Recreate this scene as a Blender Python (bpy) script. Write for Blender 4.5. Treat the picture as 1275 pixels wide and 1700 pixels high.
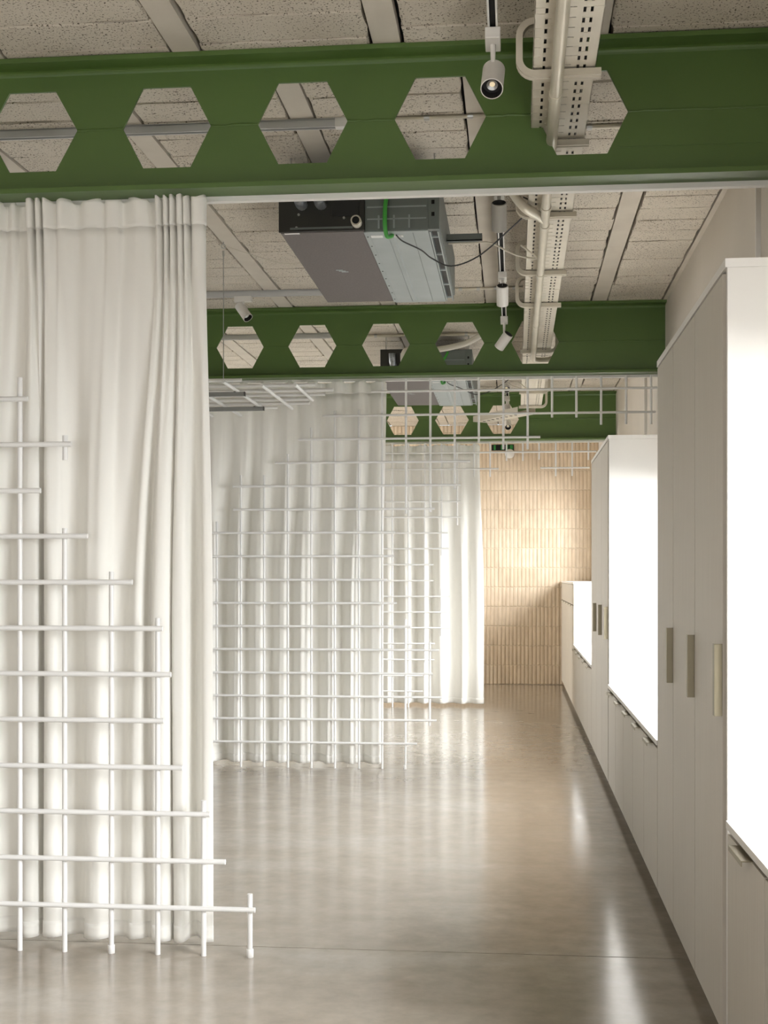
import bpy, bmesh, math, random
from mathutils import Vector, Matrix
random.seed(7)
for o in list(bpy.data.objects): bpy.data.objects.remove(o)
SC = bpy.context.scene
C = SC.collection

# ------------------------------------------------------------------ camera
F, CX, V0, H = 2150.0, 637.5, 957.0, 1.4
TH = math.atan(216.5 / F)
cs, sn = math.cos(TH), math.sin(TH)
cam = bpy.data.cameras.new('camera'); cam_o = bpy.data.objects.new('camera', cam); C.objects.link(cam_o)
cam_o.location = (0, 0, H); cam_o.rotation_euler = (math.pi/2, 0, TH)
cam.sensor_fit = 'HORIZONTAL'; cam.sensor_width = 36; cam.lens = F/1275*36
cam.shift_y = (V0-850)/1275; cam.clip_start = .05; cam.clip_end = 100
SC.camera = cam_o
def ray(u, v):
    x = (u-CX)/F
    return Vector((x*cs-sn, x*sn+cs, (V0-v)/F))
def onY(u, v, Y):
    d = ray(u, v); t = Y/d.y; return Vector((d.x*t, Y, H+d.z*t))
def onZ(u, v, z):
    d = ray(u, v); t = (z-H)/d.z; return Vector((d.x*t, d.y*t, z))
def onX(u, v, X):
    d = ray(u, v); t = X/d.x; return Vector((X, d.y*t, H+d.z*t))

# ------------------------------------------------------------------ world, daylight, exposure
W = bpy.data.worlds.new('daylight'); SC.world = W; W.use_nodes = True
W.node_tree.nodes['Background'].inputs[0].default_value = (.80, .90, 1.0, 1)
W.node_tree.nodes['Background'].inputs[1].default_value = 1.6
XC, XW, XG = .607, 1.08, 1.27              # cabinet fronts, right wall, glazing
T1A, T1B, T2A, T2B, LWA = 3.815, 5.62, 8.51, 10.37, 13.5   # tall cabinet ends, low cabinet start
WINS = [(.55, 3.72, .72, 2.05), (5.70, 8.43, .72, 2.05), (10.45, 13.42, .72, 2.05), (14.3, 16.35, 1.45, 2.55)]
def area(name, loc, rot, sx, sy, power, col):
    l = bpy.data.lights.new(name, 'AREA'); l.shape = 'RECTANGLE'; l.size = sx; l.size_y = sy
    l.energy = power; l.color = col
    o = bpy.data.objects.new(name, l); C.objects.link(o); o.location = loc; o.rotation_euler = rot
    return o
for i, (a, b, z0, z1) in enumerate(WINS):   # sky light falling in through each window of the right wall
    el = math.radians(28); d = 2.3; zc = (z0+z1)/2
    area('sky_daylight', (XG+.1+d*math.cos(el), (a+b)/2, zc+d*math.sin(el)), (0, math.pi/2-el, 0), 2.4, b-a+1.4, [1300, 1000, 1000, 270][i], (.96, .98, 1.0))
# unseen fill light added behind the camera to brighten the near room
area('front_fill', (-2.2, -3.35, 1.6), (math.pi/2, 0, 0), 6.0, 2.4, 100, (.97, .98, 1.0))
FILL_WINL = [(6.0, 8.6, .5, 2.4), (10.6, 13.2, .5, 2.4), (14.3, 16.5, .5, 2.6)]     # unseen left wall windows, added to brighten the far bays and cabinets
for i, (a, b, z0, z1) in enumerate(FILL_WINL):
    area('left_fill', (-6.38, (a+b)/2, (z0+z1)/2), (0, -math.pi/2, 0), z1-z0, b-a, [14, 26, 270][i], (1.0, .98, .94))  # added fill light, one lamp per added left window
vs = SC.view_settings
vs.view_transform = 'Standard'; vs.look = 'None'; vs.gamma = 1; vs.use_curve_mapping = False; vs.exposure = 0.18

# ------------------------------------------------------------------ materials
def nmat(name):
    m = bpy.data.materials.new(name); m.use_nodes = True
    nt = m.node_tree; b = nt.nodes['Principled BSDF']
    return m, nt, b
def N(nt, t, **k):
    n = nt.nodes.new(t)
    for a, v in k.items(): setattr(n, a, v)
    return n
def ramp(nt, fac, stops):
    r = N(nt, 'ShaderNodeValToRGB'); e = r.color_ramp.elements
    while len(e) < len(stops): e.new(.5)
    for el, (p, c) in zip(e, stops): el.position = p; el.color = (*c, 1) if len(c) == 3 else c
    nt.links.new(fac, r.inputs[0]); return r.outputs[0]
def pos(nt, scale=(1, 1, 1)):
    g = N(nt, 'ShaderNodeNewGeometry'); mp = N(nt, 'ShaderNodeMapping'); mp.inputs['Scale'].default_value = scale
    nt.links.new(g.outputs['Position'], mp.inputs[0]); return mp.outputs[0]
def noise(nt, vec, s, d=3, r=.5):
    n = N(nt, 'ShaderNodeTexNoise'); n.inputs['Scale'].default_value = s; n.inputs['Detail'].default_value = d
    n.inputs['Roughness'].default_value = r; nt.links.new(vec, n.inputs['Vector']); return n.outputs[0]
def bump(nt, b, h, st, dist=.01):
    n = N(nt, 'ShaderNodeBump'); n.inputs['Strength'].default_value = st; n.inputs['Distance'].default_value = dist
    nt.links.new(h, n.inputs['Height']); nt.links.new(n.outputs[0], b.inputs['Normal'])
def mul(nt, a, bb, mode='MULTIPLY', fac=1):
    m = N(nt, 'ShaderNodeMixRGB', blend_type=mode); m.inputs[0].default_value = fac
    nt.links.new(a, m.inputs[1]); nt.links.new(bb, m.inputs[2]); return m.outputs[0]
MATS = {}
def simple(key, col, rough=.5, metal=0, var=.06, s=6, bs=.0, bsc=80, scale=(1, 1, 1), spec=.5):
    m, nt, b = nmat(key); p = pos(nt, scale)
    n = noise(nt, p, s)
    lo = tuple(c*(1-var) for c in col); hi = tuple(min(1, c*(1+var)) for c in col)
    nt.links.new(ramp(nt, n, [(.3, lo), (.7, hi)]), b.inputs['Base Color'])
    b.inputs['Roughness'].default_value = rough; b.inputs['Metallic'].default_value = metal
    b.inputs['Specular IOR Level'].default_value = spec
    if bs: bump(nt, b, noise(nt, p, bsc), bs, .004)
    MATS[key] = m; return m
simple('green', (.082, .145, .032), .42, var=.05, s=3, bs=.12, bsc=40)
simple('white_rod', (.78, .77, .745), .42, var=.03)
simple('track_white', (.78, .76, .72), .45, var=.02)
simple('spot_white', (.74, .71, .66), .5, var=.02)
simple('spot_grey', (.40, .38, .34), .5, var=.02)
simple('tray', (.62, .57, .47), .5, var=.05, s=5, bs=.05)
simple('bracket', (.56, .51, .41), .45, var=.06)
simple('pipe', (.60, .55, .45), .38, var=.06, metal=.25)
simple('grey_track', (.52, .515, .50), .45, var=.02)
simple('black', (.015, .015, .014), .5)
simple('void', (.004, .004, .004), .9)
simple('dark_panel', (.028, .026, .022), .45, var=.12)
simple('galv', (.36, .40, .40), .42, var=.05, metal=.35)
simple('galv_dark', (.17, .19, .18), .45, var=.06, metal=.3)
simple('felt', (.165, .145, .135), .95, var=.10, s=120, bs=.3, bsc=400)
simple('foil', (.23, .24, .25), .4, var=.4, s=50, metal=.5, bs=.5, bsc=60)
simple('hose', (.06, .36, .05), .4)
simple('blue', (.03, .13, .42), .5)
simple('paper', (.75, .75, .72), .7)
simple('print', (.25, .25, .25), .7)
simple('wall', (.66, .60, .52), .75, var=.03, s=2, bs=.08, bsc=60)
simple('plaster_white', (.74, .70, .63), .8, var=.03, s=2)
simple('handle', (.30, .265, .185), .38, metal=.55, var=.03)
simple('panel_white', (.78, .75, .70), .5, var=.015, s=2)
simple('trim', (.52, .47, .40), .6, var=.03)
simple('mirror_ring', (.7, .55, .3), .25, metal=.6)
simple('grey_led', (.26, .26, .25), .45, metal=.3)
simple('steel', (.5, .5, .48), .3, metal=.8)
simple('joint', (.09, .08, .065), .9)
simple('exit_green', (.02, .20, .03), .5)
def mk_cab():
    m, nt, b = nmat('cabinet'); p = pos(nt, (30, 30, .8))
    n = noise(nt, p, 4, 4)
    nt.links.new(ramp(nt, n, [(.25, (.545, .500, .430)), (.75, (.600, .553, .480))]), b.inputs['Base Color'])
    b.inputs['Roughness'].default_value = .48; bump(nt, b, n, .05, .002); MATS['cabinet'] = m
mk_cab()
def mk_joist():
    m, nt, b = nmat('joist'); p = pos(nt)
    n = noise(nt, p, 5, 5); n2 = noise(nt, p, 60, 3)
    nt.links.new(ramp(nt, n, [(.3, (.54, .485, .41)), (.7, (.605, .55, .465))]), b.inputs['Base Color'])
    b.inputs['Roughness'].default_value = .85; bump(nt, b, n2, .2, .004); MATS['joist'] = m
mk_joist()
def mk_block():
    m, nt, b = nmat('block'); p = pos(nt)
    big = noise(nt, p, 2.5, 4); pit = noise(nt, p, 118, 2, .6); grain = noise(nt, p, 160, 3)
    base = ramp(nt, big, [(.3, (.56, .50, .415)), (.7, (.635, .575, .48))])
    # the pores of the lightweight concrete: small open holes, fewer where the paint is thick
    msk = noise(nt, p, 3.2, 3)
    thr = N(nt, 'ShaderNodeMath', operation='MULTIPLY_ADD'); thr.inputs[1].default_value = .14; 
    nt.links.new(msk, thr.inputs[0]); nt.links.new(pit, thr.inputs[2])
    holes = ramp(nt, thr.outputs[0], [(.425, (.14, .12, .09)), (.472, (1, 1, 1))])
    nt.links.new(mul(nt, base, holes), b.inputs['Base Color'])
    b.inputs['Roughness'].default_value = .9
    hb = mul(nt, holes, grain, 'MULTIPLY', .5); bump(nt, b, hb, .45, .008); MATS['block'] = m
mk_block()
def mk_floor():
    m, nt, b = nmat('concrete'); p = pos(nt); ps = pos(nt, (1, 2.2, 1))
    a = noise(nt, ps, .9, 6, .6); f = noise(nt, p, 9, 6, .65); g = noise(nt, p, 120, 2)
    c1 = ramp(nt, a, [(.28, (.305, .262, .212)), (.5, (.35, .308, .256)), (.75, (.395, .365, .322))])
    c2 = ramp(nt, f, [(.3, (.86, .85, .83)), (.7, (1.08, 1.07, 1.06))])
    nt.links.new(mul(nt, c1, c2), b.inputs['Base Color'])
    rr = N(nt, 'ShaderNodeMapRange'); rr.inputs[3].default_value = .08; rr.inputs[4].default_value = .23
    nt.links.new(f, rr.inputs[0]); nt.links.new(rr.outputs[0], b.inputs['Roughness'])
    b.inputs['Specular IOR Level'].default_value = .75
    bump(nt, b, noise(nt, pos(nt, (6, 14, 1)), 1.2, 3), .022, .01); MATS['concrete'] = m
mk_floor()
def mk_curtain():
    m, nt, b = nmat('linen'); p = pos(nt)
    wv = noise(nt, pos(nt, (240, 240, 25)), 1, 2); wh = noise(nt, pos(nt, (22, 22, 230)), 1, 2)
    w = mul(nt, wv, wh, 'ADD', 1)
    col = ramp(nt, w, [(.3, (.87, .845, .785)), (.75, (.915, .895, .84))])
    nt.links.new(col, b.inputs['Base Color']); b.inputs['Roughness'].default_value = .95
    b.inputs['Specular IOR Level'].default_value = .1
    b.inputs['Sheen Weight'].default_value = .15
    bump(nt, b, w, .06, .002)
    tr = N(nt, 'ShaderNodeBsdfTranslucent'); nt.links.new(col, tr.inputs[0])
    mx = N(nt, 'ShaderNodeMixShader'); mx.inputs[0].default_value = .10
    nt.links.new(b.outputs[0], mx.inputs[1]); nt.links.new(tr.outputs[0], mx.inputs[2])
    nt.links.new(mx.outputs[0], nt.nodes['Material Output'].inputs[0]); MATS['linen'] = m
mk_curtain()
def mk_tile():
    m, nt, b = nmat('terracotta'); p = pos(nt)
    oi = N(nt, 'ShaderNodeObjectInfo')
    c0 = ramp(nt, oi.outputs['Random'], [(0, (.62, .495, .355)), (.5, (.65, .525, .385)), (1, (.68, .56, .42))])
    n = ramp(nt, noise(nt, pos(nt, (9, 9, 2.5)), 2, 5), [(.3, (.88, .86, .84)), (.7, (1.08, 1.08, 1.08))])
    nt.links.new(mul(nt, c0, n), b.inputs['Base Color']); b.inputs['Roughness'].default_value = .6
    bump(nt, b, noise(nt, p, 90, 3), .15, .003); MATS['terracotta'] = m
mk_tile()
simple('mortar', (.70, .61, .48), .85, var=.06, s=20, bs=.2)
def mk_glass():
    m, nt, b = nmat('glass'); t = N(nt, 'ShaderNodeBsdfTransparent'); g = N(nt, 'ShaderNodeBsdfGlossy')
    g.inputs['Roughness'].default_value = .02; mx = N(nt, 'ShaderNodeMixShader'); mx.inputs[0].default_value = .06
    nt.links.new(t.outputs[0], mx.inputs[1]); nt.links.new(g.outputs[0], mx.inputs[2])
    nt.links.new(mx.outputs[0], nt.nodes['Material Output'].inputs[0]); MATS['glass'] = m
mk_glass()
def mk_emit():
    m, nt, b = nmat('lamp_chip'); b.inputs['Base Color'].default_value = (.9, .75, .5, 1)
    b.inputs['Emission Color'].default_value = (1, .8, .5, 1); b.inputs['Emission Strength'].default_value = .35; MATS['lamp_chip'] = m
mk_emit()

# ------------------------------------------------------------------ mesh helpers
def base_of(o):
    v = Vector((0, 0, 0))
    while o is not None: v += o.location; o = o.parent
    return v
class MB:
    def __init__(s): s.v = []; s.f = []
    def add(s, vs, fs):
        k = len(s.v); s.v += [tuple(v) for v in vs]; s.f += [tuple(i+k for i in f) for f in fs]; return s
    def box(s, x0, x1, y0, y1, z0, z1):
        return s.add([(x, y, z) for z in (z0, z1) for y in (y0, y1) for x in (x0, x1)],
                     [(0, 2, 3, 1), (4, 5, 7, 6), (0, 1, 5, 4), (2, 6, 7, 3), (0, 4, 6, 2), (1, 3, 7, 5)])
    def prism(s, pts, axis, a, b):
        n = len(pts)
        def mk(p, w):
            return {'x': (w, p[0], p[1]), 'y': (p[0], w, p[1]), 'z': (p[0], p[1], w)}[axis]
        return s.add([mk(p, a) for p in pts]+[mk(p, b) for p in pts],
                     [tuple(range(n)), tuple(range(2*n-1, n-1, -1))]+[(i, i+n, (i+1) % n+n, (i+1) % n) for i in range(n)])
    def tube(s, path, r, n=8, caps=True, closed=False):
        P = [Vector(p) for p in path]; rings = []; R = r if isinstance(r, (list, tuple)) else [r]*len(P)
        up = None
        for i, p in enumerate(P):
            d = (P[min(i+1, len(P)-1)]-P[max(i-1, 0)]).normalized()
            if up is None:
                up = Vector((0, 0, 1)) if abs(d.z) < .9 else Vector((1, 0, 0))
            a = d.cross(up).normalized(); up = a.cross(d).normalized()
            rings.append([p+(a*math.cos(2*math.pi*k/n)+up*math.sin(2*math.pi*k/n))*R[i] for k in range(n)])
        fs = []
        for i in range(len(P)-1):
            for k in range(n):
                fs.append((i*n+k, i*n+(k+1) % n, (i+1)*n+(k+1) % n, (i+1)*n+k))
        if caps: fs += [tuple(range(n-1, -1, -1)), tuple(range((len(P)-1)*n, len(P)*n))]
        return s.add([v for r_ in rings for v in r_], fs)
    def build(s, name, mat, parent=None, smooth=False, bev=0, kind=None):
        me = bpy.data.meshes.new(name); b = base_of(parent) if parent else Vector((0, 0, 0))
        me.from_pydata([(x-b.x, y-b.y, z-b.z) for x, y, z in s.v], [], s.f); me.update()
        bm = bmesh.new(); bm.from_mesh(me); bmesh.ops.recalc_face_normals(bm, faces=bm.faces); bm.to_mesh(me); bm.free()
        return link(name, me, mat, parent, smooth, bev, kind)
def link(name, me, mat, parent=None, smooth=False, bev=0, kind=None):
    if mat and not me.materials: me.materials.append(MATS[mat])
    if smooth:
        for p in me.polygons: p.use_smooth = True
        try: me.set_sharp_from_angle(angle=math.radians(40))
        except Exception: pass
    o = bpy.data.objects.new(name, me); C.objects.link(o); o.parent = parent
    if bev:
        md = o.modifiers.new('bevel', 'BEVEL'); md.width = bev; md.segments = 2; md.limit_method = 'ANGLE'
    if kind: o['kind'] = kind
    return o
def recenter(o):          # put a single-mesh thing's origin at its base
    me = o.data; xs = [v.co for v in me.vertices]
    c = Vector(((min(v.x for v in xs)+max(v.x for v in xs))/2, (min(v.y for v in xs)+max(v.y for v in xs))/2, min(v.z for v in xs)))
    me.transform(Matrix.Translation(-c)); o.location = c; return o
def tag(o, label, cat, group=None):
    o['label'] = label; o['category'] = cat
    if group: o['group'] = group
    return o
def thing(name, label, cat, loc, group=None):
    o = bpy.data.objects.new(name, None); C.objects.link(o); o.location = loc; o.empty_display_size = .1
    return tag(o, label, cat, group)
def struct(name, mb, mat, **k):
    o = mb.build(name, mat, **k); o['kind'] = 'structure'; return o
def crom(pts, m):
    out = []; n = len(pts)
    for i in range(n-1):
        p0, p1, p2, p3 = pts[max(i-1, 0)], pts[i], pts[i+1], pts[min(i+2, n-1)]
        for k in range(m):
            t = k/m
            out.append(tuple(.5*((2*b)+(-a+c)*t+(2*a-5*b+4*c-d)*t*t+(-a+3*b-3*c+d)*t**3) for a, b, c, d in zip(p0, p1, p2, p3)))
    out.append(tuple(pts[-1])); return out
# unit rod along z shared by all rods
def unit_rod():
    m = MB().tube([(0, 0, 0), (0, 0, 1)], 1, 12); me = bpy.data.meshes.new('rod'); me.from_pydata(m.v, [], m.f); me.update()
    for p in me.polygons: p.use_smooth = len(p.vertices) == 4
    return me
ROD = unit_rod()
def rod(parent, a, b, r, name='rod', mat='white_rod'):
    a, b = Vector(a), Vector(b)
    o = link(name, ROD, mat, parent); d = b-a
    o.location = a-base_of(parent); o.rotation_mode = 'QUATERNION'; o.rotation_quaternion = d.to_track_quat('Z', 'Y')
    o.scale = (r, r, d.length); return o

# ------------------------------------------------------------------ setting
ZC = 3.37                                  # ceiling soffit
YW = 16.9                                  # end wall
YB = [4.76, 9.36, 13.90]                   # front edge of each beam
XL, YN = -6.2, -3.6
# floor: slabs with saw-cut joints
fl = struct('floor', MB().box(XL-.2, XW+.3, YN-.2, YW+.3, -.20, -.012), 'joint')
cuts = [YN, onZ(900, 1585.2, 0).y, onZ(900, 1279.2, 0).y, onZ(900, 1172.4, 0).y, YW]
for a, b in zip(cuts, cuts[1:]):
    MB().box(XL, XW+.02, a+.0035, b-.0035, -.012, 0).build('floor_slab', 'concrete', fl)
# right wall with window openings
wr = MB(); ys = [YN]
for a, b, z0, z1 in WINS: ys += [a, b]
ys.append(YW)
for i in range(0, len(ys), 2): wr.box(XW, XW+.32, ys[i], ys[i+1], 0, ZC)
for a, b, z0, z1 in WINS: wr.box(XW, XW+.32, a, b, 0, z0).box(XW, XW+.32, a, b, z1, ZC)
struct('wall_right', wr, 'wall')
for i, (a, b, z0, z1) in enumerate(WINS):
    fr = MB(); k = 3; w = .05
    fr.box(XG, XG+.05, a, b, z0, z0+w).box(XG, XG+.05, a, b, z1-w, z1)
    for j in range(k+1):
        y = a+(b-a-w)*j/k; fr.box(XG, XG+.05, y, y+w, z0+w, z1-w)
    wo = struct('window_%d' % (i+1), fr, 'panel_white')
    MB().box(XW, XG+.0, a+.002, b-.002, z0+.0005, z0+.012).build('window_sill', 'panel_white', wo)
    for j in range(k):
        ya = a+(b-a-w)*j/k+w; yb = a+(b-a-w)*(j+1)/k
        MB().box(XG+.02, XG+.03, ya, yb, z0+w, z1-w).build('pane', 'glass', wo)
wl = MB(); ys = [YN-.2]
for a, b, z0, z1 in FILL_WINL: ys += [a, b]
ys.append(YW+.2)
for i in range(0, len(ys), 2): wl.box(XL-.2, XL, ys[i], ys[i+1], 0, ZC)
for a, b, z0, z1 in FILL_WINL: wl.box(XL-.2, XL, a, b, 0, z0).box(XL-.2, XL, a, b, z1, ZC)
struct('wall_left', wl, 'plaster_white')
for i, (a, b, z0, z1) in enumerate(FILL_WINL):
    fr = MB(); w = .05; x = XL-.12
    fr.box(x, x+.05, a, b, z0, z0+w).box(x, x+.05, a, b, z1-w, z1)
    for j in range(3):
        y = a+(b-a-w)*j/2; fr.box(x, x+.05, y, y+w, z0+w, z1-w)
    wo = struct('window_%d' % (i+len(WINS)+1), fr, 'panel_white')  # frame of an unseen window added for the left fill light
    for j in range(2):
        ya = a+(b-a-w)*j/2+w; yb = a+(b-a-w)*(j+1)/2
        MB().box(x+.02, x+.03, ya, yb, z0+w, z1-w).build('pane', 'glass', wo)
struct('wall_back', MB().box(XL, XW+.3, YN-.2, YN, 0, ZC), 'plaster_white')
# vertical wall trims above the cabinets
for i, (u, v) in enumerate(((1259, 350), (1073, 690))):
    y = onX(u, v, XW).y
    struct('trim_%d' % (i+1), MB().box(XW-.014, XW, y-.045, y, 2.0, ZC-.03), 'trim')
    struct('trim_%d' % (i+3), MB().box(XW-.022, XW, y-.06, y-.045, 2.0, ZC-.03), 'panel_white')

# ceiling: concrete joists with lightweight blocks between them
cl = struct('ceiling', MB().box(XL-.2, XW+.3, YN-.2, YW+.3, ZC+.045, ZC+.25), 'void')
JW = .108
def joists(y0, y1, xa, pitch):
    xs = []; x = xa
    while x > XL-.8: x -= pitch
    while x < XW:
        xs.append(x); x += pitch
    return xs
pitch = .757
b1 = onZ(1034, 316, ZC).x; b0 = onZ(281, 80, ZC).x
bays = [(YN, YB[0]+.10, b0), (YB[0]+.10, YB[1]+.10, b1), (YB[1]+.10, YB[2]+.10, b1+.03), (YB[2]+.10, YW, b1)]
blk_mesh = {}
def block_mesh(k):
    if k in blk_mesh: return blk_mesh[k]
    rnd = random.Random(k); m = MB(); z = 0
    nx = 8; e = .0055
    def jt(): return rnd.uniform(-.003, .007)
    x0, x1, y0, y1 = -.5, .5, -.5, .5
    bm = bmesh.new()
    top = []
    def ring(ins, zz, jitter):
        pts = []
        for i in range(nx): pts.append((x0+ins/.65+(x1-x0-2*ins/.65)*i/nx, y0+ins/.22+(jt()/.22 if jitter else 0), zz))
        for i in range(3): pts.append((x1-ins/.65+(jt()/.65 if jitter else 0), y0+ins/.22+(y1-y0-2*ins/.22)*i/3, zz))
        for i in range(nx): pts.append((x1-ins/.65-(x1-x0-2*ins/.65)*i/nx, y1-ins/.22+(jt()/.22 if jitter else 0), zz))
        for i in range(3): pts.append((x0+ins/.65+(jt()/.65 if jitter else 0), y1-ins/.22-(y1-y0-2*ins/.22)*i/3, zz))
        return [bm.verts.new(p) for p in pts]
    A = ring(.001, .05, False); B = ring(.0015, .006, True); D = ring(.006, 0, True)
    n = len(A)
    for P, Q in ((A, B), (B, D)):
        for i in range(n): bm.faces.new((P[i], P[(i+1) % n], Q[(i+1) % n], Q[i]))
    bm.faces.new(D)
    bmesh.ops.recalc_face_normals(bm, faces=bm.faces)
    me = bpy.data.meshes.new('ceiling_block'); bm.to_mesh(me); bm.free(); blk_mesh[k] = me
    return me
far = MB(); nblk = 0
for bi, (y0, y1, xa) in enumerate(bays):
    xs = joists(y0, y1, xa, pitch)
    for x in xs:
        if x+JW < XL: continue
        zz = ZC+random.uniform(-.001, .004)
        MB().box(max(x+.003, XL), min(x+JW-.003, XW), y0, y1, zz, ZC+.05).build('joist', 'joist', cl)
    for x in xs:
        xl, xr = max(x+JW, XL), min(x+pitch, XW)
        if xr-xl < .05: continue
        xr2 = min(xr, XW-.03); y = y0; half = random.random()*.1
        while y < y1-.02:
            L = .225; ye = min(y+L-(half if y == y0 else 0), y1)
            cxm, cym = (xl+xr2)/2, (y+ye)/2
            g = 0.003 if random.random() < .6 else .008
            sx, sy = xr2-xl-.009-.012*random.random(), ye-y-g; cxm += random.uniform(-.004, .004)
            z = ZC+random.uniform(-.002, .005)
            near = bi < 2 and cxm > -3.0 and cym > 4.2
            me = block_mesh(random.randrange(6))
            if near:
                o = link('ceiling_block', me, 'block', cl); o.location = (cxm, cym, z); o.scale = (sx, sy, 1)
            else:
                far.add([(cxm+v.co.x*sx, cym+v.co.y*sy, z+v.co.z) for v in me.vertices], [tuple(p.vertices) for p in me.polygons])
            y = ye
far.build('ceiling_blocks', 'block', cl, kind='stuff')
MB().box(XW-.028, XW, YN, YW, ZC-.002, ZC+.05).build('plaster_edge', 'joist', cl)

# end wall of fluted terracotta tiles
wf = struct('wall_end', MB().box(XL, XW+.3, YW-.004, YW+.25, 0, ZC), 'mortar')
TW, TH_ = .50, .252
tm = {}
def tile_mesh(x0, x1):
    k = (round(x0, 3), round(x1, 3))
    if k in tm: return tm[k]
    m = MB(); n = max(1, round((x1-x0)/.05)); prof = []
    for i in range(n):
        xa = (x1-x0-.004)*i/n+.002; w = (x1-x0-.004)/n
        for t, d in ((0, .001), (.09, .006), (.30, .010), (.58, .011), (.84, .0085), (.96, .003)): prof.append((xa+w*t, -d))
    prof.append((x1-x0-.002, 0)); q = len(prof)
    rows = [(0.0025, .5), (.010, 1), (TH_-.010, 1), (TH_-.0025, .5)]
    vs = [(x, d*s, z) for z, s in rows for x, d in prof]
    fs = [(r*q+i, r*q+i+1, (r+1)*q+i+1, (r+1)*q+i) for r in range(3) for i in range(q-1)]
    k2 = len(vs); vs += [(0.002, .03, .003), (x1-x0-.002, .03, .003), (x1-x0-.002, .03, TH_-.003), (.002, .03, TH_-.003)]
    fs += [(k2, k2+3, k2+2, k2+1), (0, k2, k2+1)+tuple(range(q-1, 0, -1)), (3*q, )+tuple(range(3*q+1, 4*q))+(k2+2, k2+3)]
    me = bpy.data.meshes.new('tile'); me.from_pydata(vs, [], fs); me.update()
    for p in me.polygons: p.use_smooth = False
    tm[k] = me; return me
xj = onY(891, 800, YW).x
for r in range(14):
    z = .0+r*TH_
    if z > ZC-.05: break
    x = xj-TW*7-(TW/2 if r % 3 == 1 else 0)
    while x < XW-.01:
        x1 = min(x+TW, XW-.001)
        if x1-x > .03 and x > -2.6:
            o = link('tile', tile_mesh(0, x1-x), 'terracotta', wf); o.location = (x, YW-.004+random.uniform(-.002, .001), z)
            o.scale.z = min(1, (ZC-.005-z)/TH_)
        x += TW

# ------------------------------------------------------------------ castellated beams
ZB = 2.857
FLW, FT, WT = .20, .018, .011
def beam(i, hexes, label):
    yf = YB[i]; yw = yf+FLW/2
    x0, x1 = XL, XW-.002
    t = thing('castellated_beam', label, 'beam', (0, yf+FLW/2, ZB), 'castellated roof beams')
    zm = onY(hexes['ref'][0], hexes['ref'][1], yw-WT/2).z
    zt, zb = ZC-FT, ZB+FT
    hs = hexes['spans']       # world (xa, xb) of each hexagon at mid height
    hs = sorted(hs); hh = hexes['h']/2; fl_ = hexes['flat']
    def half(sgn, zend):
        pts = [(x0, zm)]
        for a, b in hs:
            c = (a+b)/2
            pts += [(a, zm), (c-fl_/2, zm+sgn*hh), (c+fl_/2, zm+sgn*hh), (b, zm)]
        pts += [(x1, zm), (x1, zend), (x0, zend)]
        return pts
    for sgn, ze, nm in ((1, zt, 'upper_web'), (-1, zb, 'lower_web')):
        MB().prism(half(sgn, ze), 'y', yw-WT/2, yw+WT/2).build(nm, 'green', t)
    # flanges with the root radius to the web
    for z0, z1, nm, s in ((zt, ZC, 'top_flange', -1), (ZB, zb, 'bottom_flange', 1)):
        m = MB().box(x0, x1, yf, yf+FLW, z0, z1)
        zz = z0 if s < 0 else z1
        for sd in (-1, 1):
            yy = yw+sd*WT/2; r = .02
            arc = [(yy, zz)]+[(yy+sd*(r-r*math.sin(q)), zz+s*(r-r*math.cos(q))) for q in [k*math.pi/8 for k in range(5)]]
            m.prism(arc, 'x', x0, x1)
        m.build(nm, 'green', t, bev=.004)
    # weld bead along the seam between the openings
    xs = [x0]+[v for h in hs for v in h]+[x1]
    for a, b in zip(xs[::2], xs[1::2]):
        if b-a < .02: continue
        n = max(3, int((b-a)/.02)); rnd = random.Random(int(a*100))
        path = [(a+(b-a)*k/n, yw-WT/2, zm+rnd.uniform(-.002, .002)) for k in range(n+1)]
        MB().tube(path, [.003+rnd.random()*.003 for _ in path], 6).build('weld_bead', 'green', t, smooth=True)
    if i == 0:   # plate seam right of the last opening
        a, z = hs[-1][1]-.04, onY(1100, 243, yw).z
        n = 30; path = [(a+(x1-a)*k/n, yw-WT/2, z+random.uniform(-.002, .002)) for k in range(n+1)]
        MB().tube(path, .0022, 6).build('weld_bead', 'green', t, smooth=True)
    return zm
def hexrow(i, spans, ref, vt, vb, ftop, extend=8):
    yw = YB[i]+FLW/2-WT/2
    w = []
    for a, b in spans: w.append((onY(a, ref[1], yw).x, onY(b, ref[1], yw).x))
    p = (w[-1][0]-w[0][0])/(len(w)-1); wd = sum(b-a for a, b in w)/len(w)
    c0 = (w[0][0]+w[0][1])/2
    while c0-p-wd/2 > XL+.2:
        c0 -= p; w.insert(0, (c0-wd/2, c0+wd/2))
    h = onY(ref[0], vt, yw).z-onY(ref[0], vb, yw).z
    return dict(spans=w, ref=ref, h=h, flat=ftop)
yw0 = YB[0]+FLW/2
HFL = onY(772, 196, yw0).x-onY(690, 196, yw0).x
h0 = hexrow(0, [(-20, 128.5), (204, 350), (428, 577), (655, 807), (890, 1043)], (731, 195.5), 127.5, 264, HFL)
h1 = hexrow(1, [(359.5, 437.6), (478.5, 558.3), (601, 680.3), (722.6, 803.7), (849, 928)], (640, 572.5), 539.5, 610, HFL)
h2 = hexrow(2, [(642, 695), (722.4, 778.2), (805, 861.5)], (750, 697.5), 673, 720, HFL)
beam(0, h0, 'green castellated steel beam nearest the front, highest in view, with large hexagonal openings')
beam(1, h1, 'middle green castellated steel beam, above the second curtain and rod screen')
beam(2, h2, 'farthest green castellated steel beam, above the third curtain near the tiled end wall')

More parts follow.
